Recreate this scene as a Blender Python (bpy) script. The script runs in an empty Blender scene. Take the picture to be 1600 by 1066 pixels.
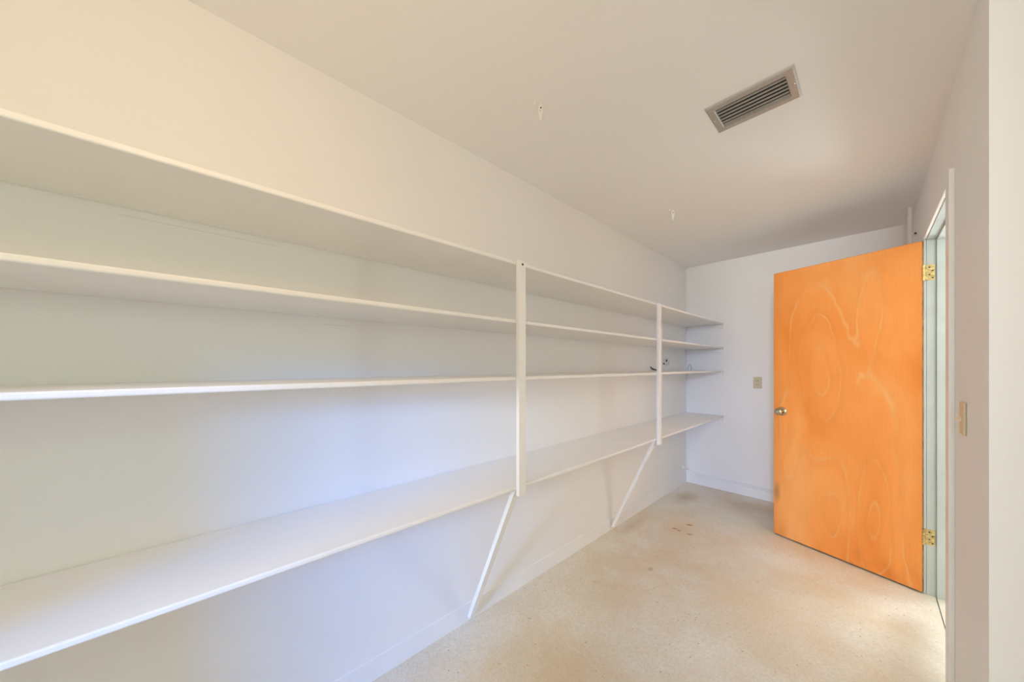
import bpy, bmesh, math, random
from mathutils import Vector, Matrix
R = math.radians
rnd = random.Random(7)
scene = bpy.context.scene
COL = scene.collection

# ------------------------------------------------------------------ camera
EYE = 1.3208
cam = bpy.data.cameras.new('camera')
cam.sensor_width = 36.0
cam.lens = 521.9 / 1600 * 36.0
cam.shift_y = 39.17 / 1600
cam.clip_start = 0.02
cam_o = bpy.data.objects.new('camera', cam)
cam_o.location = (1.424, -4.0729, EYE)
cam_o.rotation_euler = (R(90), 0, R(46.84))
COL.objects.link(cam_o)
scene.camera = cam_o

# ------------------------------------------------------------------ light
world = bpy.data.worlds.new('world')
scene.world = world
world.use_nodes = True
wbg = world.node_tree.nodes['Background']
wbg.inputs['Color'].default_value = (0.55, 0.70, 1.0, 1)
wbg.inputs['Strength'].default_value = 0.3


def light(name, kind, loc, energy, color, **kw):
    d = bpy.data.lights.new(name, kind)
    d.energy = energy
    d.color = color
    for k, v in kw.items():
        setattr(d, k, v)
    o = bpy.data.objects.new(name, d)
    o.location = loc
    COL.objects.link(o)
    return o


def aim(o, p):
    o.rotation_euler = (Vector(p) - o.location).to_track_quat('-Z', 'Y').to_euler()


# ceiling lamp of the room, above and beside the photographer
light('ceiling_lamp', 'POINT', (1.16, -4.12, 2.10), 8.9, (1, 0.63, 0.37), shadow_soft_size=0.13)
# added unseen fill beside the rear wall, lifts the gaps between the shelves
light('side_fill', 'POINT', (1.48, -4.70, 1.62), 5.9, (0.58, 0.92, 0.66), shadow_soft_size=0.13)
# cool daylight from a window of the room behind, through the low opening in the rear wall
w = light('window_daylight', 'AREA', (2.25, -8.10, 1.70), 11.8, (0.0, 0.275, 1), shape='RECTANGLE', size=0.75, size_y=0.5)
aim(w, (0.72, -4.9, 0.85))
w.data.spread = R(40)
# added unseen fill for the far end, reaching it through the wide opening
w = light('rear_fill', 'AREA', (2.40, -10.6, 2.10), 47, (0.82, 0.88, 0.95), shape='RECTANGLE', size=1.7, size_y=0.5)
aim(w, (1.0, -1.0, 1.5))
w.data.spread = R(60)
# two added unseen fills beyond the doorway, brightening the far end
# added fill near the passage's front end, brightens door and end wall
light('passage_second_fill', 'POINT', (2.45, -2.18, 1.9), 9, (0.97, 0.97, 0.95), shadow_soft_size=0.15)
light('passage_fill', 'POINT', (2.2, -0.6, 1.4), 27, (0.8, 0.9, 0.95), shadow_soft_size=0.12)

vs = scene.view_settings
scene.display_settings.display_device = 'sRGB'
vs.view_transform = 'Standard'
vs.look = 'None'
vs.gamma = 1.0
vs.use_curve_mapping = False
vs.exposure = 0.09
scene.cycles.max_bounces = 16
scene.cycles.diffuse_bounces = 12
scene.cycles.glossy_bounces = 4
scene.cycles.use_denoising = True
scene.cycles.sample_clamp_indirect = 8.0

# ------------------------------------------------------------------ materials


class NT:
    def __init__(self, name):
        self.m = bpy.data.materials.new(name)
        self.m.use_nodes = True
        self.t = self.m.node_tree
        self.b = self.t.nodes['Principled BSDF']

    def n(self, kind, **kw):
        nd = self.t.nodes.new(kind)
        for k, v in kw.items():
            if k.startswith('i_'):
                nd.inputs[k[2:]].default_value = v
            else:
                setattr(nd, k, v)
        return nd

    def l(self, a, b):
        self.t.links.new(a, b)

    def coord(self):
        return self.n('ShaderNodeTexCoord').outputs['Object']

    def mapping(self, src, scale=(1, 1, 1), loc=(0, 0, 0)):
        mp = self.n('ShaderNodeMapping')
        mp.inputs['Scale'].default_value = scale
        mp.inputs['Location'].default_value = loc
        self.l(src, mp.inputs['Vector'])
        return mp.outputs['Vector']

    def noise(self, src, scale, detail=3, rough=0.5, dist=0.0):
        nd = self.n('ShaderNodeTexNoise')
        nd.inputs['Scale'].default_value = scale
        nd.inputs['Detail'].default_value = detail
        nd.inputs['Roughness'].default_value = rough
        nd.inputs['Distortion'].default_value = dist
        self.l(src, nd.inputs['Vector'])
        return nd.outputs['Fac']

    def ramp(self, src, stops, interp='LINEAR'):
        nd = self.n('ShaderNodeValToRGB')
        cr = nd.color_ramp
        cr.interpolation = interp
        while len(cr.elements) < len(stops):
            cr.elements.new(0.5)
        for e, (p, c) in zip(cr.elements, stops):
            e.position = p
            e.color = (c[0], c[1], c[2], 1) if hasattr(c, '__len__') else (c, c, c, 1)
        self.l(src, nd.inputs['Fac'])
        return nd.outputs['Color']

    def math(self, op, a, b=None, clamp=False):
        nd = self.n('ShaderNodeMath', operation=op, use_clamp=clamp)
        for i, v in enumerate((a, b)):
            if v is None:
                continue
            if isinstance(v, (int, float)):
                nd.inputs[i].default_value = v
            else:
                self.l(v, nd.inputs[i])
        return nd.outputs[0]

    def mix(self, fac, a, b, blend='MIX'):
        nd = self.n('ShaderNodeMix', data_type='RGBA', blend_type=blend)
        for key, v in ((0, fac), (6, a), (7, b)):
            if isinstance(v, (int, float)):
                nd.inputs[key].default_value = v
            elif isinstance(v, tuple):
                nd.inputs[key].default_value = (v[0], v[1], v[2], 1)
            else:
                self.l(v, nd.inputs[key])
        return nd.outputs[2]

    def bump(self, h, strength, dist):
        nd = self.n('ShaderNodeBump')
        nd.inputs['Strength'].default_value = strength
        nd.inputs['Distance'].default_value = dist
        self.l(h, nd.inputs['Height'])
        self.l(nd.outputs['Normal'], self.b.inputs['Normal'])


def paint(name, c, rough=0.5, var=0.03, scale=3.0, bump=0.0, bscale=60, spec=0.4):
    t = NT(name)
    co = t.coord()
    f = t.noise(co, scale, 4)
    lo = tuple(x * (1 - var) for x in c)
    hi = tuple(min(1, x * (1 + var)) for x in c)
    t.l(t.ramp(f, [(0.3, lo), (0.7, hi)]), t.b.inputs['Base Color'])
    t.b.inputs['Roughness'].default_value = rough
    t.b.inputs['Specular IOR Level'].default_value = spec
    if bump:
        t.bump(t.noise(co, bscale, 3), bump, 0.002)
    return t.m


def metal(name, c, rough=0.3, var=0.2, scale=80):
    t = NT(name)
    f = t.noise(t.coord(), scale, 3)
    t.l(t.ramp(f, [(0.35, tuple(x * (1 - var) for x in c)), (0.65, c)]), t.b.inputs['Base Color'])
    t.b.inputs['Metallic'].default_value = 1.0
    t.b.inputs['Roughness'].default_value = rough
    return t.m


def wall_material():
    t = NT('wall_paint')
    co = t.coord()
    f = t.noise(co, 1.3, 4)
    c = t.ramp(f, [(0.3, (0.885, 0.880, 0.868)), (0.7, (0.905, 0.90, 0.89))])
    g = t.noise(co, 0.9, 5, 0.6)
    c = t.mix(t.math('MULTIPLY', t.ramp(g, [(0.58, 0.0), (0.75, 1.0)]), 0.10), c, (0.62, 0.60, 0.56))
    # two hairline cracks in the plaster of the long wall
    sx = t.n('ShaderNodeSeparateXYZ')
    t.l(co, sx.inputs[0])
    onleft = t.math('LESS_THAN', t.math('ABSOLUTE', sx.outputs['X']), 0.02)
    for yc, hl, zc in ((-4.054, 0.184, 1.7425), (-3.674, 0.052, 1.4808)):
        iny = t.math('LESS_THAN', t.math('ABSOLUTE', t.math('SUBTRACT', sx.outputs['Y'], yc)), hl)
        inz = t.math('LESS_THAN', t.math('ABSOLUTE', t.math('SUBTRACT', sx.outputs['Z'], zc)), 0.0009)
        c = t.mix(t.math('MULTIPLY', t.math('MULTIPLY', t.math('MULTIPLY', iny, inz), onleft), 0.28), c, (0.45, 0.38, 0.30))
    t.l(c, t.b.inputs['Base Color'])
    t.b.inputs['Roughness'].default_value = 0.55
    t.b.inputs['Specular IOR Level'].default_value = 0.3
    t.bump(t.noise(co, 45, 4), 0.10, 0.002)
    return t.m


def floor_material():
    t = NT('speckled_floor')
    co = t.coord()
    base = t.ramp(t.noise(co, 2.2, 5, 0.6), [(0.3, (0.78, 0.70, 0.55)), (0.5, (0.84, 0.79, 0.68)), (0.72, (0.88, 0.845, 0.76))])
    # terrazzo chips, fine
    v = t.n('ShaderNodeTexVoronoi')
    v.inputs['Scale'].default_value = 150
    t.l(co, v.inputs['Vector'])
    chip = t.n('ShaderNodeSeparateColor')
    t.l(v.outputs['Color'], chip.inputs[0])
    base = t.mix(t.math('MULTIPLY', chip.outputs[0], 0.27), base, (0.40, 0.325, 0.225))
    base = t.mix(t.math('MULTIPLY', chip.outputs[1], 0.22), base, (0.82, 0.78, 0.69))
    # sparse dark pits
    v2 = t.n('ShaderNodeTexVoronoi')
    v2.inputs['Scale'].default_value = 32
    t.l(co, v2.inputs['Vector'])
    sp = t.n('ShaderNodeSeparateColor')
    t.l(v2.outputs['Color'], sp.inputs[0])
    near = t.ramp(v2.outputs['Distance'], [(0.07, 1.0), (0.13, 0.0)])
    some = t.ramp(sp.outputs[0], [(0.62, 0.0), (0.64, 1.0)])
    base = t.mix(t.math('MULTIPLY', t.math('MULTIPLY', near, some), 0.7), base, (0.20, 0.15, 0.10))
    # traffic stains, tan
    st = t.ramp(t.noise(t.mapping(co, (1, 1, 1), (3.1, 0.4, 0)), 1.5, 6, 0.62, 0.4), [(0.47, 0.0), (0.66, 1.0)])
    base = t.mix(t.math('MULTIPLY', st, 0.5), base, (0.70, 0.51, 0.29))

    def blob(x, y, rx, ry, ang, col, amount, edge=0.55):
        nonlocal base
        wob = t.n('ShaderNodeTexNoise')
        wob.inputs['Scale'].default_value = 9
        t.l(co, wob.inputs['Vector'])
        add = t.n('ShaderNodeVectorMath', operation='MULTIPLY_ADD')
        t.l(wob.outputs['Color'], add.inputs[0])
        add.inputs[1].default_value = (rx * 0.5, ry * 0.5, 0)
        t.l(co, add.inputs[2])
        sub = t.n('ShaderNodeVectorMath', operation='SUBTRACT')
        t.l(add.outputs[0], sub.inputs[0])
        sub.inputs[1].default_value = (x + rx * 0.25, y + ry * 0.25, 0)
        mp = t.n('ShaderNodeVectorRotate', rotation_type='Z_AXIS')
        mp.inputs['Angle'].default_value = -ang
        t.l(sub.outputs[0], mp.inputs['Vector'])
        sc = t.n('ShaderNodeVectorMath', operation='MULTIPLY')
        t.l(mp.outputs[0], sc.inputs[0])
        sc.inputs[1].default_value = (1 / rx, 1 / ry, 0)
        ln = t.n('ShaderNodeVectorMath', operation='LENGTH')
        t.l(sc.outputs[0], ln.inputs[0])
        f = t.ramp(ln.outputs['Value'], [(edge, 1.0), (1.0, 0.0)])
        base = t.mix(t.math('MULTIPLY', f, amount), base, col)

    tan = (0.70, 0.49, 0.25)
    rust = (0.42, 0.17, 0.045)
    blob(0.38, -1.22, 0.17, 0.22, 0.2, tan, 0.55, 0.1)
    blob(0.42, -1.75, 0.12, 0.55, -0.05, tan, 0.50, 0.0)
    blob(1.02, -1.85, 0.34, 0.50, 0.1, tan, 0.50, 0.0)
    blob(1.25, -1.35, 0.28, 0.20, 0.1, tan, 0.35, 0.0)
    blob(1.55, -1.75, 0.14, 0.40, 0.0, (0.36, 0.27, 0.15), 0.45, 0.0)
    blob(1.58, -1.50, 0.10, 0.22, 0.0, (0.36, 0.27, 0.15), 0.40, 0.0)
    blob(0.16, -0.50, 0.13, 0.24, 0.0, (0.42, 0.27, 0.13), 0.55, 0.05)
    blob(0.80, -0.30, 0.40, 0.16, 0.0, (0.45, 0.34, 0.20), 0.30, 0.0)  # soft corner shade near the door, painted into the floor
    blob(0.09, -1.45, 0.07, 0.30, 0.0, (0.42, 0.27, 0.13), 0.40, 0.0)
    blob(0.347, -1.253, 0.022, 0.014, 0.5, rust, 0.85)
    blob(0.384, -1.262, 0.016, 0.012, 0.3, rust, 0.85)
    blob(0.405, -1.100, 0.030, 0.020, 0.4, rust, 0.75)
    blob(0.465, -1.262, 0.030, 0.013, 0.4, rust, 0.8)
    blob(0.455, -1.93, 0.020, 0.030, 0.0, rust, 0.4)
    t.l(base, t.b.inputs['Base Color'])
    t.b.inputs['Roughness'].default_value = 0.42
    t.b.inputs['Specular IOR Level'].default_value = 0.35
    t.bump(t.noise(co, 160, 3), 0.06, 0.001)
    return t.m


def door_material():
    t = NT('orange_plywood')
    co = t.coord()
    big = t.noise(t.mapping(co, (2.0, 1, 0.9)), 1.3, 3, 0.5, 0.6)
    c = t.ramp(big, [(0.28, (0.87, 0.262, 0.040)), (0.5, (0.95, 0.345, 0.078)), (0.72, (0.98, 0.435, 0.135))])
    # rotary cut figure: pale contour lines of a slow field
    wob = t.noise(t.mapping(co, (2.4, 1, 1.1), (1.2, 0, 4.3)), 1.6, 3, 0.45, 0.5)
    sp = t.n('ShaderNodeSeparateXYZ')
    t.l(co, sp.inputs[0])
    fld = t.math('MULTIPLY', wob, 0.62)

    def hill(x, z, rx, rz, amp):
        # one cathedral of the veneer: a tall smooth hump of the contour field
        u = t.math('DIVIDE', t.math('SUBTRACT', sp.outputs['X'], x), rx)
        v = t.math('DIVIDE', t.math('SUBTRACT', sp.outputs['Z'], z), rz)
        e = t.math('EXPONENT', t.math('MULTIPLY', t.math('ADD', t.math('MULTIPLY', u, u), t.math('MULTIPLY', v, v)), -1.0))
        return t.math('MULTIPLY', e, amp)

    for h in ((0.475, 1.30, 0.145, 0.50, 0.80), (0.20, 0.36, 0.105, 0.46, 0.75), (0.215, 1.66, 0.06, 0.21, 0.40), (0.66, 0.72, 0.06, 0.30, 0.45), (0.42, 0.30, 0.07, 0.22, -0.40)):
        fld = t.math('ADD', fld, hill(*h))
    k = t.math('FRACT', t.math('MULTIPLY', fld, 3.3))
    line = t.ramp(k, [(0.0, 0.0), (0.40, 0.0), (0.50, 1.0), (0.535, 0.15), (0.60, 0.0), (1.0, 0.0)])
    soft = t.ramp(k, [(0.0, 1.0), (0.5, 0.25), (0.56, 0.85), (1.0, 1.0)])
    brk = t.ramp(t.noise(t.mapping(co, (3, 1, 1.4), (5, 0, 1)), 1.6, 3), [(0.40, 0.0), (0.58, 1.0)])
    c = t.mix(t.math('MULTIPLY', t.math('MULTIPLY', line, brk), 0.75), c, (1.0, 0.52, 0.20))
    c = t.mix(t.math('MULTIPLY', t.math('SUBTRACT', 1.0, soft), 0.20), c, (0.62, 0.19, 0.035))
    # fine vertical pores
    fine = t.noise(t.mapping(co, (55, 1, 2.2)), 3.0, 4, 0.6)
    c = t.mix(t.math('MULTIPLY', t.ramp(fine, [(0.50, 0.0), (0.72, 1.0)]), 0.16), c, (0.58, 0.18, 0.03))
    # deeper orange, blotchy at the bottom and growing towards the free edge
    sx = t.n('ShaderNodeSeparateXYZ')
    t.l(co, sx.inputs[0])
    low = t.ramp(sx.outputs['Z'], [(0.0, 1.0), (0.22, 0.0)])
    dn = t.ramp(t.noise(t.mapping(co, (6, 1, 3)), 2.0, 4), [(0.45, 0.0), (0.7, 1.0)])
    c = t.mix(t.math('MULTIPLY', t.math('MULTIPLY', low, dn), 0.35), c, (0.50, 0.13, 0.015))
    edge = t.ramp(sx.outputs['X'], [(0.685, 0.0), (0.761, 1.0)])
    c = t.mix(t.math('MULTIPLY', edge, 0.30), c, (0.62, 0.18, 0.02))
    # grey scuff on the free edge, 0.3 m up
    dx = t.math('DIVIDE', t.math('SUBTRACT', sx.outputs['X'], 0.742), 0.028)
    dz = t.math('DIVIDE', t.math('SUBTRACT', sx.outputs['Z'], 0.34), 0.10)
    rr = t.math('SQRT', t.math('ADD', t.math('MULTIPLY', dx, dx), t.math('MULTIPLY', dz, dz)))
    c = t.mix(t.math('MULTIPLY', t.ramp(rr, [(0.2, 1.0), (1.0, 0.0)]), 0.55), c, (0.22, 0.16, 0.09))
    t.l(c, t.b.inputs['Base Color'])
    t.b.inputs['Roughness'].default_value = 0.38
    t.b.inputs['Specular IOR Level'].default_value = 0.45
    return t.m


M = {}
M['wall'] = wall_material()
M['ceiling'] = paint('ceiling_paint', (0.90, 0.895, 0.885), 0.7, 0.01, 1.5, 0.08, 70, 0.2)
M['floor'] = floor_material()
M['white'] = paint('white_gloss_paint', (0.90, 0.895, 0.885), 0.42, 0.02, 4, 0.05, 90, 0.45)
M['base'] = paint('white_baseboard_paint', (0.89, 0.89, 0.885), 0.45, 0.02, 5, 0.05, 60)
M['aqua'] = paint('pale_aqua_paint', (0.54, 0.60, 0.585), 0.5, 0.05, 6, 0.05, 60)
M['door'] = door_material()
M['dooredge'] = paint('raw_door_edge', (0.30, 0.15, 0.06), 0.7, 0.4, 20)
M['brass'] = metal('aged_brass', (0.78, 0.60, 0.28), 0.28, 0.45, 90)
M['knob'] = metal('dull_brass_knob', (0.60, 0.52, 0.36), 0.25, 0.3, 60)
M['alu'] = metal('brushed_vent_metal', (0.49, 0.465, 0.425), 0.5, 0.10, 120)
M['alu'].node_tree.nodes['Principled BSDF'].inputs['Metallic'].default_value = 0.45
M['slat'] = metal('vent_blade_metal', (0.46, 0.455, 0.43), 0.45, 0.15, 100)
M['black'] = paint('duct_black', (0.015, 0.014, 0.013), 0.8, 0.2)
M['dark'] = paint('dark_rubber', (0.035, 0.034, 0.033), 0.6, 0.3, 40)
M['ivory'] = paint('ivory_plastic', (0.70, 0.60, 0.41), 0.35, 0.03, 20)
M['almond'] = paint('aged_almond_plastic', (0.64, 0.57, 0.40), 0.4, 0.04, 20)
M['screw'] = metal('steel_screw', (0.60, 0.58, 0.54), 0.35, 0.2)
M['plaster'] = paint('raw_plaster', (0.74, 0.74, 0.76), 0.8, 0.12, 30, 0.3, 60)

# ------------------------------------------------------------------ geometry helpers


def tag(o, label=None, cat=None, group=None, kind=None):
    for k, v in (('label', label), ('category', cat), ('group', group), ('kind', kind)):
        if v:
            o[k] = v
    return o


def empty(name, loc, rz=0.0):
    o = bpy.data.objects.new(name, None)
    o.empty_display_size = 0.05
    o.location = loc
    o.rotation_euler = (0, 0, rz)
    COL.objects.link(o)
    return o


def obj(name, bm, mat, parent=None, loc=(0, 0, 0), smooth=False):
    bmesh.ops.recalc_face_normals(bm, faces=bm.faces)
    me = bpy.data.meshes.new(name)
    bm.to_mesh(me)
    bm.free()
    for m in (mat if isinstance(mat, (list, tuple)) else [mat]):
        me.materials.append(m)
    if smooth:
        for p in me.polygons:
            p.use_smooth = True
    o = bpy.data.objects.new(name, me)
    o.location = loc
    COL.objects.link(o)
    if parent:
        o.parent = parent
    return o


def box(bm, x0, x1, y0, y1, z0, z1, bevel=0.0, seg=2):
    r = bmesh.ops.create_cube(bm, size=1.0)
    vs_ = r['verts']
    for v in vs_:
        v.co = Vector(((x0 + x1) / 2 + v.co.x * (x1 - x0), (y0 + y1) / 2 + v.co.y * (y1 - y0), (z0 + z1) / 2 + v.co.z * (z1 - z0)))
    if bevel:
        es = list({e for v in vs_ for e in v.link_edges})
        bmesh.ops.bevel(bm, geom=es, offset=bevel, segments=seg, profile=0.5, affect='EDGES')
    return bm


def B(*a, **k):
    return box(bmesh.new(), *a, **k)


def tube(bm, pts, r, seg=12, cap=True):
    pts = [Vector(p) for p in pts]
    rings = []
    prev = None
    for i, p in enumerate(pts):
        d = (pts[min(i + 1, len(pts) - 1)] - pts[max(i - 1, 0)]).normalized()
        if prev is None:
            a = Vector((0, 0, 1)) if abs(d.z) < 0.9 else Vector((1, 0, 0))
            u = d.cross(a).normalized()
        else:
            u = (prev - d * prev.dot(d)).normalized()
        prev = u
        v = d.cross(u)
        rr = r[i] if hasattr(r, '__len__') else r
        rings.append([bm.verts.new(p + (u * math.cos(2 * math.pi * k / seg) + v * math.sin(2 * math.pi * k / seg)) * rr) for k in range(seg)])
    for a, b in zip(rings, rings[1:]):
        for k in range(seg):
            bm.faces.new((a[k], a[(k + 1) % seg], b[(k + 1) % seg], b[k]))
    if cap:
        bm.faces.new(rings[0][::-1])
        bm.faces.new(rings[-1])
    return bm


def lathe(bm, prof, origin, axis, seg=24):
    """prof: (distance along axis, radius)"""
    ax = Vector(axis).normalized()
    o = Vector(origin)
    return tube(bm, [o + ax * h for h, _ in prof], [max(r, 1e-4) for _, r in prof], seg)


def prism(bm, pts, vec):
    """polygon pts (3-D, planar) extruded by vec"""
    a = [bm.verts.new(Vector(p)) for p in pts]
    b = [bm.verts.new(Vector(p) + Vector(vec)) for p in pts]
    n = len(pts)
    bm.faces.new(a)
    bm.faces.new(b[::-1])
    for i in range(n):
        bm.faces.new((a[i], b[i], b[(i + 1) % n], a[(i + 1) % n]))
    return bm


def struct(name, bm, mat, label, cat, parent=None):
    return tag(obj(name, bm, mat, parent), label, cat, kind='structure')


# ------------------------------------------------------------------ room shell
H = 2.44
XR = 1.655        # room face of the right wall
XE = 3.30         # outer wall
YC = -2.462       # outside corner of the right wall
YF = -10.9        # far wall of the room added behind to house the far fill
YR = -4.90        # rear wall
T = 0.12
J0, J1 = -1.845, -1.000   # doorway between its jamb backs
DH = 2.052

struct('floor', B(-0.1, XE + 0.1, YF - 0.1, 0.1, -0.1, 0.0), M['floor'], 'cream speckled hard floor with tan and rust stains', 'floor')
struct('ceiling', B(-0.1, XE + 0.1, YF - 0.1, 0.1, H, H + 0.1), M['ceiling'], 'flat off-white painted ceiling', 'ceiling')
struct('wall_left', B(-0.1, 0, YF, 0.0, 0, H), M['wall'], 'long off-white wall behind the shelves', 'wall')
struct('wall_back', B(-0.1, XE + 0.1, 0, 0.1, 0, H), M['wall'], 'off-white end wall with the outlet, behind the door', 'wall')
bm = B(XR, XR + T, J1 + 0.02, 0, 0, H)
box(bm, XR, XR + T, YC + T, J0 - 0.02, 0, H)
box(bm, XR, XR + T, J0 - 0.02, J1 + 0.02, DH + 0.02, H)
struct('wall_right', bm, M['wall'], 'off-white wall with the doorway and the light switch', 'wall')
struct('wall_corner', B(XR, XE, YC, YC + T, 0, H), M['wall'], 'bright off-white wall turning the corner at the right edge', 'wall')
struct('wall_outer', B(XE, XE + 0.1, YF, 0, 0, H), M['wall'], 'off-white outer wall out of view on the right', 'wall')
WX0, WX1, WZ0, WZ1 = 0.485, 0.97, 0.10, 1.45  # unseen opening, edges set to crop the blue daylight
bm = B(-0.1, WX0, YR - 0.1, YR, 0, H)
box(bm, WX1, 1.33, YR - 0.1, YR, 0, H)
box(bm, 1.84, XE + 0.1, YR - 0.1, YR, 0, H)  # leaves a narrow added gap that limits fill on the right corner
box(bm, WX0, WX1, YR - 0.1, YR, 0, WZ0)
box(bm, WX0, WX1, YR - 0.1, YR, WZ1, H)
struct('wall_rear', bm, M['wall'], 'off-white unseen rear wall with openings shaped for the light, behind the camera', 'wall')
struct('wall_far', B(-0.1, XE + 0.1, YF - 0.1, YF, 0, H), M['wall'], 'off-white far wall of the unseen room added behind the camera', 'wall')
bm = B(WX0, WX0 + 0.03, YR - 0.08, YR + 0.015, WZ0, WZ1)
box(bm, WX1 - 0.03, WX1, YR - 0.08, YR + 0.015, WZ0, WZ1)
box(bm, WX0 + 0.03, WX1 - 0.03, YR - 0.08, YR + 0.015, WZ0, WZ0 + 0.03)
box(bm, WX0 + 0.03, WX1 - 0.03, YR - 0.08, YR + 0.015, WZ1 - 0.03, WZ1)
struct('window_1', bm, M['white'], 'white frame of the unseen opening shaping the daylight in the rear wall, behind the camera', 'window')

# baseboards
BBH = 0.093


def baseboard(name, pts, vec, label):
    struct(name, prism(bmesh.new(), pts, vec), M['base'], label, 'baseboard')


t_ = 0.0045
baseboard('baseboard_left', [(0, YR, 0), (t_, YR, 0), (t_, YR, BBH - 0.003), (t_ - 0.003, YR, BBH), (0, YR, BBH)], (0, -YR, 0), 'low white baseboard under the shelves')
baseboard('baseboard_back', [(t_, 0, 0), (t_, -0.012, 0), (t_, -0.012, BBH - 0.005), (t_, -0.008, BBH), (t_, 0, BBH)], (XR - t_, 0, 0), 'white baseboard along the end wall under the conduit')

# ------------------------------------------------------------------ doorway trim
trim = tag(empty('trim_1', (XR, (J0 + J1) / 2, 0)), 'pale aqua door jamb with white casing around the doorway', 'door frame', kind='structure')
OX, OY = XR, (J0 + J1) / 2


def tpart(name, x0, x1, y0, y1, z0, z1, mat, bevel=0.0015):
    return obj(name, B(x0 - OX, x1 - OX, y0 - OY, y1 - OY, z0, z1, bevel=bevel), mat, trim)


tpart('jamb', XR, XR + T, J1, J1 + 0.02, 0, DH, M['aqua'])
tpart('jamb', XR, XR + T, J0 - 0.02, J0, 0, DH, M['aqua'])
tpart('head_jamb', XR, XR + T, J0 - 0.02, J1 + 0.02, DH, DH + 0.02, M['aqua'])
SX = XR + 0.036
tpart('door_stop', SX, SX + 0.04, J1 - 0.012, J1, 0, DH, M['aqua'])
tpart('door_stop', SX, SX + 0.04, J0, J0 + 0.012, 0, DH, M['aqua'])
tpart('head_stop', SX, SX + 0.04, J0 + 0.012, J1 - 0.012, DH - 0.012, DH, M['aqua'])
CT = 0.0155
tpart('casing', XR - CT + 0.003, XR, J1 + 0.001, J1 + 0.058, 0, DH + 0.004, M['aqua'], 0.003)  # far casing in jamb paint, its shade put into the colour
tpart('casing', XR - CT, XR, -1.930, J0 - 0.005, 0, DH + 0.042, M['white'], 0.002)
tpart('head_casing', XR - CT + 0.003, XR, J0 - 0.005, J1 + 0.058, DH + 0.004, DH + 0.050, M['wall'], 0.003)
# seam of the threshold, a shallow dark strip in the floor
tpart('threshold_seam', SX - 0.003, SX, J0, J1 - 0.012, -0.001, 0.0012, M['dark'], 0.0)

# ------------------------------------------------------------------ orange door
P_h = Vector((1.6385, -1.0180, 0))
P_f = Vector((0.9156, -0.7717, 0))
dv = (P_f - P_h)
DW = dv.length
ang = math.atan2(dv.y, dv.x)
door = tag(empty('door_1', (P_h.x, P_h.y, 0), ang), 'orange varnished plywood door standing open in front of the end wall', 'door', kind='structure')
# local x runs from the hinges to the free edge; the camera side is +y
DT = 0.035
D0, D1 = 0.011, 2.0455
bm = B(0, DW, -DT, 0, D0, D1, bevel=0.0015, seg=1)
leaf = obj('door_leaf', bm, [M['door'], M['dooredge']], door)
for p in leaf.data.polygons:
    if abs(p.normal.y) < 0.9:
        p.material_index = 1


def hinge(zc):
    bm = bmesh.new()
    # leaf on the door edge
    box(bm, -0.0030, 0.0005, -DT + 0.004, 0.002, zc - 0.0445, zc + 0.0445, 0.0004, 1)
    h = obj('hinge', bm, M['brass'], door)
    inv = Matrix.Rotation(-ang, 4, 'Z') @ Matrix.Translation(-P_h)
    # barrel of five knuckles beside the door edge
    c = inv @ Vector((XR - 0.0115, J1 - 0.010, 0))
    for k in range(5):
        z0 = zc - 0.0445 + k * 0.0178
        b2 = lathe(bmesh.new(), [(0, 0.0050), (0.0006, 0.0062), (0.0164, 0.0062), (0.017, 0.0050)], (c.x, c.y, z0), (0, 0, 1), 14)
        obj('knuckle', b2, M['brass'], h, smooth=False)
    # leaf screwed to the jamb, built in world axes then brought in
    bm = bmesh.new()
    box(bm, XR - 0.010, XR + 0.031, J1 - 0.0028, J1 + 0.0002, zc - 0.0445, zc + 0.0445, 0.0004, 1)
    bm.transform(inv)
    obj('hinge_leaf', bm, M['brass'], h)
    for sx_, sz in ((0.010, 0.030), (0.022, 0.010), (0.010, -0.012), (0.022, -0.032)):
        b3 = lathe(bmesh.new(), [(0, 0.0042), (0.0012, 0.0036), (0.0016, 0.0)], (XR + sx_, J1 - 0.0028, zc + sz), (0, -1, 0), 10)
        b3.transform(inv)
        obj('screw', b3, M['dark'], h)
    return h


hinge(1.860)
hinge(0.333)

# knob
kx, kz = DW - 0.056, 0.972
knob = obj('door_knob', lathe(bmesh.new(), [(0.002, 0.012), (0.022, 0.0115), (0.028, 0.015), (0.034, 0.023), (0.044, 0.0265), (0.054, 0.0255), (0.060, 0.021), (0.062, 0.012)], (kx, 0, kz), (0, 1, 0), 28), M['knob'], door, smooth=True)
obj('rosette', lathe(bmesh.new(), [(0.0, 0.033), (0.003, 0.033), (0.007, 0.029), (0.009, 0.016)], (kx, 0, kz), (0, 1, 0), 32), M['knob'], knob, smooth=True)
obj('lock_button', lathe(bmesh.new(), [(0.060, 0.009), (0.0655, 0.0085), (0.067, 0.0065), (0.067, 0.0)], (kx, 0, kz), (0, 1, 0), 18), M['screw'], knob)
obj('latch_plate', B(DW - 0.0005, DW + 0.001, -DT / 2 - 0.012, -DT / 2 + 0.012, kz - 0.028, kz + 0.028), M['knob'], door)

# ------------------------------------------------------------------ shelving along the left wall
shelving = tag(empty('wall_shelving', (0.19, -2.45, 0)), 'long white painted four-tier shelving along the left wall with two posts and slanting braces', 'shelving')
SO = Vector((-0.19, 2.45, 0))


def spart(name, bm, mat=None, parent=None, smooth=False):
    bm.transform(Matrix.Translation(SO))
    return obj(name, bm, mat or M['white'], parent or shelving, smooth=smooth)


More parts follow.
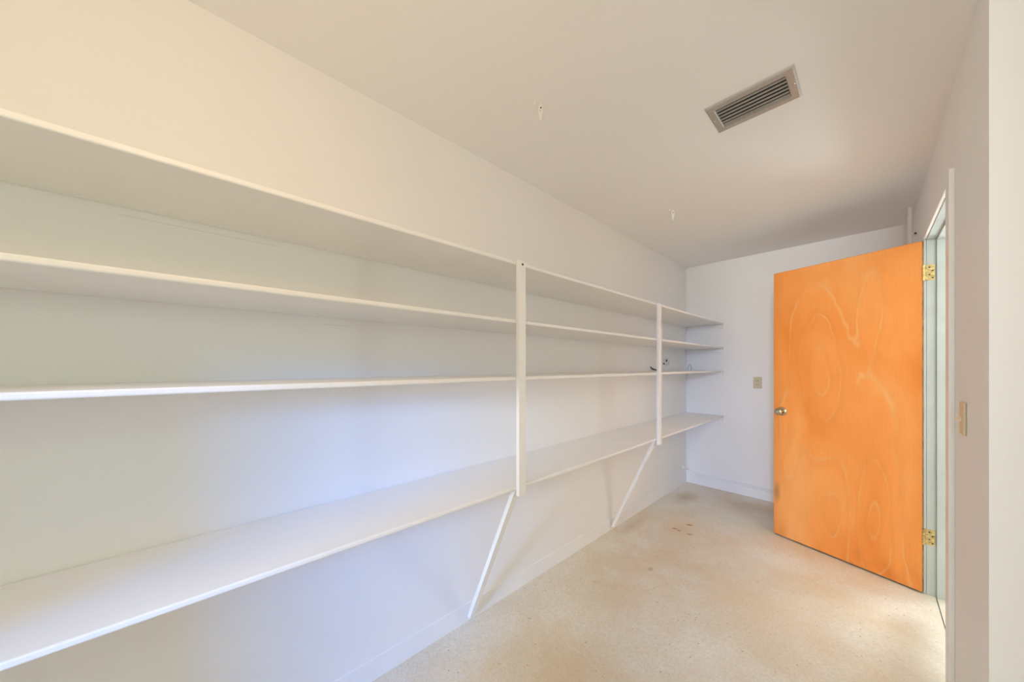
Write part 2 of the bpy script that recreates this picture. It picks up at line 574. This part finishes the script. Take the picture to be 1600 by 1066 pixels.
SD = 0.3755
TH = 0.0155
TIERS = (1.7785, 1.5230, 1.2740, 0.7950)
POSTS = (-3.046, -1.637)
YL = YR + 0.001
for z in TIERS:
    # one long board, the third shelf of two boards butted at the near post
    spans = ((YL, -0.0005),) if z != TIERS[2] else ((YL, POSTS[0] - 0.004), (POSTS[0] - 0.0035, -0.0005))
    for k, (y0, y1) in enumerate(spans):
        spart('shelf_board', B(0.0035, SD + (0.0012 if len(spans) == 2 and k == 0 else 0.0), y0, y1, z - TH, z, bevel=0.0045, seg=3))
    # cleat on the end wall
    spart('end_cleat', B(0.014, SD - 0.007, -0.019, -0.0003, z - TH - 0.041, z - TH - 0.0004, bevel=0.002))
for i, y in enumerate(POSTS):
    z0, z1 = (0.757, 1.7790) if i == 0 else (0.751, 1.7765)
    p = spart('post', B(SD + 0.0012, SD + 0.0205, y - 0.0215, y + 0.0215, z0, z1, bevel=0.0028, seg=2))
    if i == 0:
        spart('screw', lathe(bmesh.new(), [(0, 0.0055), (0.0006, 0.0050), (0.0010, 0.0)], (SD + 0.0205, y + 0.001, z1 - 0.016), (1, 0, 0), 12), M['dark'], p)
    else:
        spart('screw', lathe(bmesh.new(), [(0, 0.0040), (0.0006, 0.0035), (0.0008, 0.0)], (SD + 0.0205, y, z1 - 0.018), (1, 0, 0), 12), M['white'], p)
    # brace from the foot of the wall to the front of the lowest shelf
    yb0, yb1 = y - 0.019, y + 0.015
    zt = TIERS[3] - TH - 0.0005
    A = Vector((0.0335, 0, 0.030))        # lower front edge
    Bv = Vector((SD - 0.006, 0, zt))      # upper front edge
    d = (Bv - A).normalized()
    n = Vector((-d.z, 0, d.x))            # towards the wall
    tk = 0.020
    lo_b = A + n * tk
    lo_b = lo_b + d * ((0.030 - lo_b.z) / d.z)
    hi_b = Bv + n * tk
    hi_b = hi_b + d * ((zt - hi_b.z) / d.z)
    shift = 0.0085 - lo_b.x
    pts = [(v.x + max(0, shift), yb0, v.z) for v in (A, Bv, hi_b, lo_b)]
    bm = prism(bmesh.new(), pts, (0, yb1 - yb0, 0))
    bmesh.ops.bevel(bm, geom=list(bm.edges), offset=0.0018, segments=2, profile=0.5, affect='EDGES')
    spart('brace', bm)

# ------------------------------------------------------------------ ceiling vent
VX0, VX1, VY0, VY1 = 0.936, 1.2368, -2.466, -2.256
vx, vy = (VX0 + VX1) / 2, (VY0 + VY1) / 2
vent = tag(empty('ceiling_vent', (vx, vy, H)), 'rectangular brushed metal air vent with dark slots in the ceiling', 'vent')
hx, hy = (VX1 - VX0) / 2, (VY1 - VY0) / 2
ix, iy = 0.1195, 0.0690
bm = bmesh.new()
# bevelled flange: outer edge on the ceiling, raised inner part
prof = [(hx, hy, -0.0003), (hx, hy, -0.0030), (hx - 0.006, hy - 0.006, -0.0075), (ix + 0.003, iy + 0.003, -0.0085), (ix, iy, -0.0060), (ix, iy, -0.0003)]
rings = []
for a, b, z in prof:
    rings.append([bm.verts.new((sx_ * a, sy_ * b, z)) for sx_, sy_ in ((-1, -1), (1, -1), (1, 1), (-1, 1))])
for r0, r1 in zip(rings, rings[1:]):
    for k in range(4):
        bm.faces.new((r0[k], r0[(k + 1) % 4], r1[(k + 1) % 4], r1[k]))
frame = obj('vent_frame', bm, M['alu'], vent)
obj('duct_back', B(-ix, ix, -iy, iy, -0.0012, -0.0003), M['black'], vent)
NS = 6
for k in range(NS):
    yc = -iy + (k + 0.5) * 2 * iy / NS
    bm = bmesh.new()
    w2 = 0.0040 if k < NS - 1 else 0.0062
    box(bm, -ix + 0.0005, ix - 0.0005, -w2, w2, -0.0007, 0.0007, 0.0003, 1)
    bm.transform(Matrix.Translation((0, yc, -0.0058)) @ Matrix.Rotation(R(-34), 4, 'X'))
    obj('slat', bm, M['slat'], vent)
for sx_ in (-0.1395, 0.1395):
    obj('screw', lathe(bmesh.new(), [(-0.0078, 0.0050), (-0.0098, 0.0042), (-0.0106, 0.0)], (sx_, 0, 0), (0, 0, 1), 12), M['screw'], frame)

# ------------------------------------------------------------------ ceiling hangers
hang = tag(empty('ceiling_hanger', (0.470, -3.012, H)), 'larger white pointed hanger tab on the ceiling, nearer the camera', 'hook', 'white hanger tabs on the ceiling')


def ellipse_plate(w_, l_, t2):
    bm = bmesh.new()
    pts = []
    for a, b in ((0, 0.0), (0.55, -0.004), (0.95, -0.016), (1.0, -0.028), (0.85, -0.046), (0.55, -0.064), (0.22, -0.075), (0.0, -0.078)):
        pts.append((a * w_, b * l_ / 0.078))
    outline = [(x, z) for x, z in pts] + [(-x, z) for x, z in pts[-2:0:-1]]
    prism(bm, [(x, -t2, z) for x, z in outline], (0, 2 * t2, 0))
    return bm


plate = obj('tab', ellipse_plate(0.0095, 0.078, 0.0025), M['white'], hang)
plate.rotation_euler = (0, 0, R(47))
obj('peg', lathe(bmesh.new(), [(0, 0.0075), (-0.005, 0.0070), (-0.007, 0.004), (-0.0075, 0)], (-0.016, -0.017, 0), (0, 0, 1), 12), M['white'], hang)
hole = obj('screw', lathe(bmesh.new(), [(0, 0.0034), (0.0010, 0.0030), (0.0012, 0)], (0.0012, -0.0025, -0.021), (0, -1, 0), 10), M['dark'], plate)
obj('screw', lathe(bmesh.new(), [(0, 0.0024), (0.0008, 0.0022), (0.0010, 0)], (-0.0016, -0.0025, -0.033), (0, -1, 0), 10), M['screw'], plate)
h2 = hang.copy()
COL.objects.link(h2)
h2.location = (0.4676, -1.596, H)
tag(h2, 'small white hanger tab on the ceiling, farther back toward the end wall')
for ch in list(hang.children):
    c = ch.copy()
    COL.objects.link(c)
    c.parent = h2
    if ch.name.startswith('tab'):
        c.rotation_euler = (0, 0, R(21))
    for g in ch.children:
        d_ = g.copy()
        COL.objects.link(d_)
        d_.parent = c

# ------------------------------------------------------------------ outlet on the end wall
ox, oz = 0.668, 1.1545
outlet = tag(empty('wall_outlet', (ox, 0, oz)), 'aged almond duplex outlet plate on the end wall beside the door', 'outlet')
cp = obj('cover_plate', B(-0.035, 0.035, -0.0055, -0.0003, -0.0575, 0.0575, bevel=0.003), M['almond'], outlet)
obj('screw', lathe(bmesh.new(), [(0.0055, 0.0035), (0.0063, 0.003), (0.0066, 0)], (0, 0, 0), (0, -1, 0), 10), M['screw'], cp)
for s in (-1, 1):
    bm = bmesh.new()
    n = 20
    pts = []
    for k in range(n):
        a = 2 * math.pi * k / n
        pts.append((0.0165 * math.cos(a), -0.0052, s * 0.0195 + max(-0.0125, min(0.0125, 0.0165 * math.sin(a)))))
    prism(bm, pts, (0, -0.0020, 0))
    rc = obj('receptacle', bm, M['almond'], outlet)
    for dx_, hh in ((-0.0065, 0.0042), (0.0065, 0.0036)):
        obj('slot', B(dx_ - 0.0014, dx_ + 0.0014, -0.0077, -0.0070, s * 0.0195 + 0.0028 - hh, s * 0.0195 + 0.0028 + hh), M['dark'], rc)
    obj('slot', lathe(bmesh.new(), [(0.0070, 0.0026), (0.0077, 0.0026)], (0, 0, s * 0.0195 - 0.0075), (0, -1, 0), 10), M['dark'], rc)

# ------------------------------------------------------------------ light switch on the right wall
sy, sz = -2.118, 1.1375
sw = tag(empty('light_switch', (XR, sy, sz)), 'ivory toggle light switch plate on the right wall beside the doorway', 'light switch')
sp = obj('switch_plate', B(-0.0075, -0.0003, -0.036, 0.036, -0.0570, 0.0570, bevel=0.003), M['ivory'], sw)
bm = bmesh.new()
prism(bm, [(-0.007, -0.0045, -0.010), (-0.007, -0.0045, 0.010), (-0.021, -0.0035, -0.0005), (-0.021, -0.0035, -0.0070)], (0, 0.009, 0))
obj('toggle', bm, M['ivory'], sw)
for s in (-1, 1):
    obj('screw', lathe(bmesh.new(), [(0.0075, 0.0034), (0.0083, 0.003), (0.0086, 0)], (0, 0, s * 0.030), (-1, 0, 0), 10), M['ivory'], sp)

# ------------------------------------------------------------------ conduits
cond = tag(empty('ceiling_conduit', (1.627, -0.425, 0)), 'white painted vertical conduit rising to the ceiling above the open door', 'pipe')
obj('pipe', tube(bmesh.new(), [(0, 0, 0), (0, 0, 1.0), (0, 0, 2.0), (0, 0, H - 0.001)], 0.0105, 16), M['white'], cond)
obj('thin_pipe', tube(bmesh.new(), [(0.004, 0.2, 0), (0.004, 0.2, 1.2), (0.004, 0.2, H - 0.001)], 0.0085, 14), M['white'], cond)
st = obj('pipe_strap', B(-0.012, 0.0277, -0.0125, 0.0125, 2.236, 2.254, bevel=0.002), M['white'], cond)
obj('bolt', lathe(bmesh.new(), [(0, 0.006), (0.004, 0.006), (0.005, 0.004)], (0.021, -0.0125, 2.245), (0, -1, 0), 10), M['dark'], st)

pts = []
ctrl = [(0.001, -0.128, 0.190), (0.012, -0.112, 0.186), (0.022, -0.075, 0.172), (0.026, -0.042, 0.158), (0.036, -0.022, 0.146), (0.070, -0.0125, 0.131), (0.13, -0.0115, 0.119),
        (0.25, -0.0115, 0.1155), (0.45, -0.0115, 0.112), (0.70, -0.0115, 0.1085), (1.0, -0.0115, 0.1055), (1.60, -0.0115, 0.1045)]
cs = [Vector(c) for c in ctrl]
for i in range(len(cs) - 1):
    p0, p1, p2, p3 = cs[max(i - 1, 0)], cs[i], cs[i + 1], cs[min(i + 2, len(cs) - 1)]
    for k in range(5):
        u = k / 5
        pts.append(0.5 * ((2 * p1) + (p2 - p0) * u + (2 * p0 - 5 * p1 + 4 * p2 - p3) * u * u + (3 * p1 - p0 - 3 * p2 + p3) * u ** 3))
pts.append(cs[-1])
fc = tag(empty('floor_conduit', (0.8, -0.0115, 0.11)), 'thin white conduit running along the top of the end wall baseboard', 'pipe')
bm = tube(bmesh.new(), pts, 0.0088, 12)
bm.transform(Matrix.Translation((-0.8, 0.0115, -0.11)))
obj('pipe', bm, M['base'], fc)
bm = lathe(bmesh.new(), [(0.0005, 0.017), (0.010, 0.017), (0.013, 0.0125), (0.020, 0.0115)], (0, -0.128, 0.190), (1, 0.3, -0.05), 16)
bm.transform(Matrix.Translation((-0.8, 0.0115, -0.11)))
obj('connector', bm, M['white'], fc, )

# ------------------------------------------------------------------ small marks and leftovers by the third shelf
ZS = TIERS[2]
patch = tag(empty('plaster_patch', (0, -0.555, 1.366)), 'rough pale plaster patch with a dark hole on the left wall above the third shelf', 'wall patch')
bm = bmesh.new()
n = 22
pts = []
for k in range(n):
    a = 2 * math.pi * k / n
    rr = 1 + rnd.uniform(-0.16, 0.16)
    pts.append((0.0003, 0.085 * rr * math.cos(a), 0.043 * rr * math.sin(a)))
prism(bm, pts, (0.0028, 0, 0))
obj('plaster', bm, M['plaster'], patch)
bm = bmesh.new()
prism(bm, [(0.0032, 0.018 * math.cos(a) - 0.004, 0.013 * math.sin(a) + 0.010) for a in [2 * math.pi * k / 10 for k in range(10)]], (0.0008, 0, 0))
obj('hole', bm, M['black'], patch)
bm = bmesh.new()
prism(bm, [(0.0032, 0.022 * math.cos(a) - 0.070, 0.008 * math.sin(a) - 0.022) for a in [2 * math.pi * k / 8 for k in range(8)]], (0.0008, 0, 0))
obj('hole', bm, M['dark'], patch)

cab = tag(empty('cable_stub', (0.03, -0.86, ZS)), 'short dark cable stub at the back of the third shelf beside the far post', 'cable')
obj('cable', tube(bmesh.new(), [(-0.026, -0.075, 0.040), (-0.020, -0.060, 0.026), (-0.010, -0.030, 0.013), (0.000, 0.020, 0.008), (0.004, 0.090, 0.0065)], [0.004, 0.006, 0.0065, 0.006, 0.005], 10), M['dark'], cab)

lp = tag(empty('wire_loop', (0.038, -0.014, ZS)), 'small grey wire loop standing on the third shelf against the end wall', 'wire')
obj('wire', tube(bmesh.new(), [(-0.018, 0, 0.003), (-0.019, 0.004, 0.030), (-0.013, 0.006, 0.050), (0, 0.008, 0.060), (0.013, 0.006, 0.050), (0.018, 0.004, 0.028), (0.017, 0, 0.003)], 0.0022, 8), paint('grey_wire', (0.33, 0.32, 0.30), 0.5, 0.1), lp)
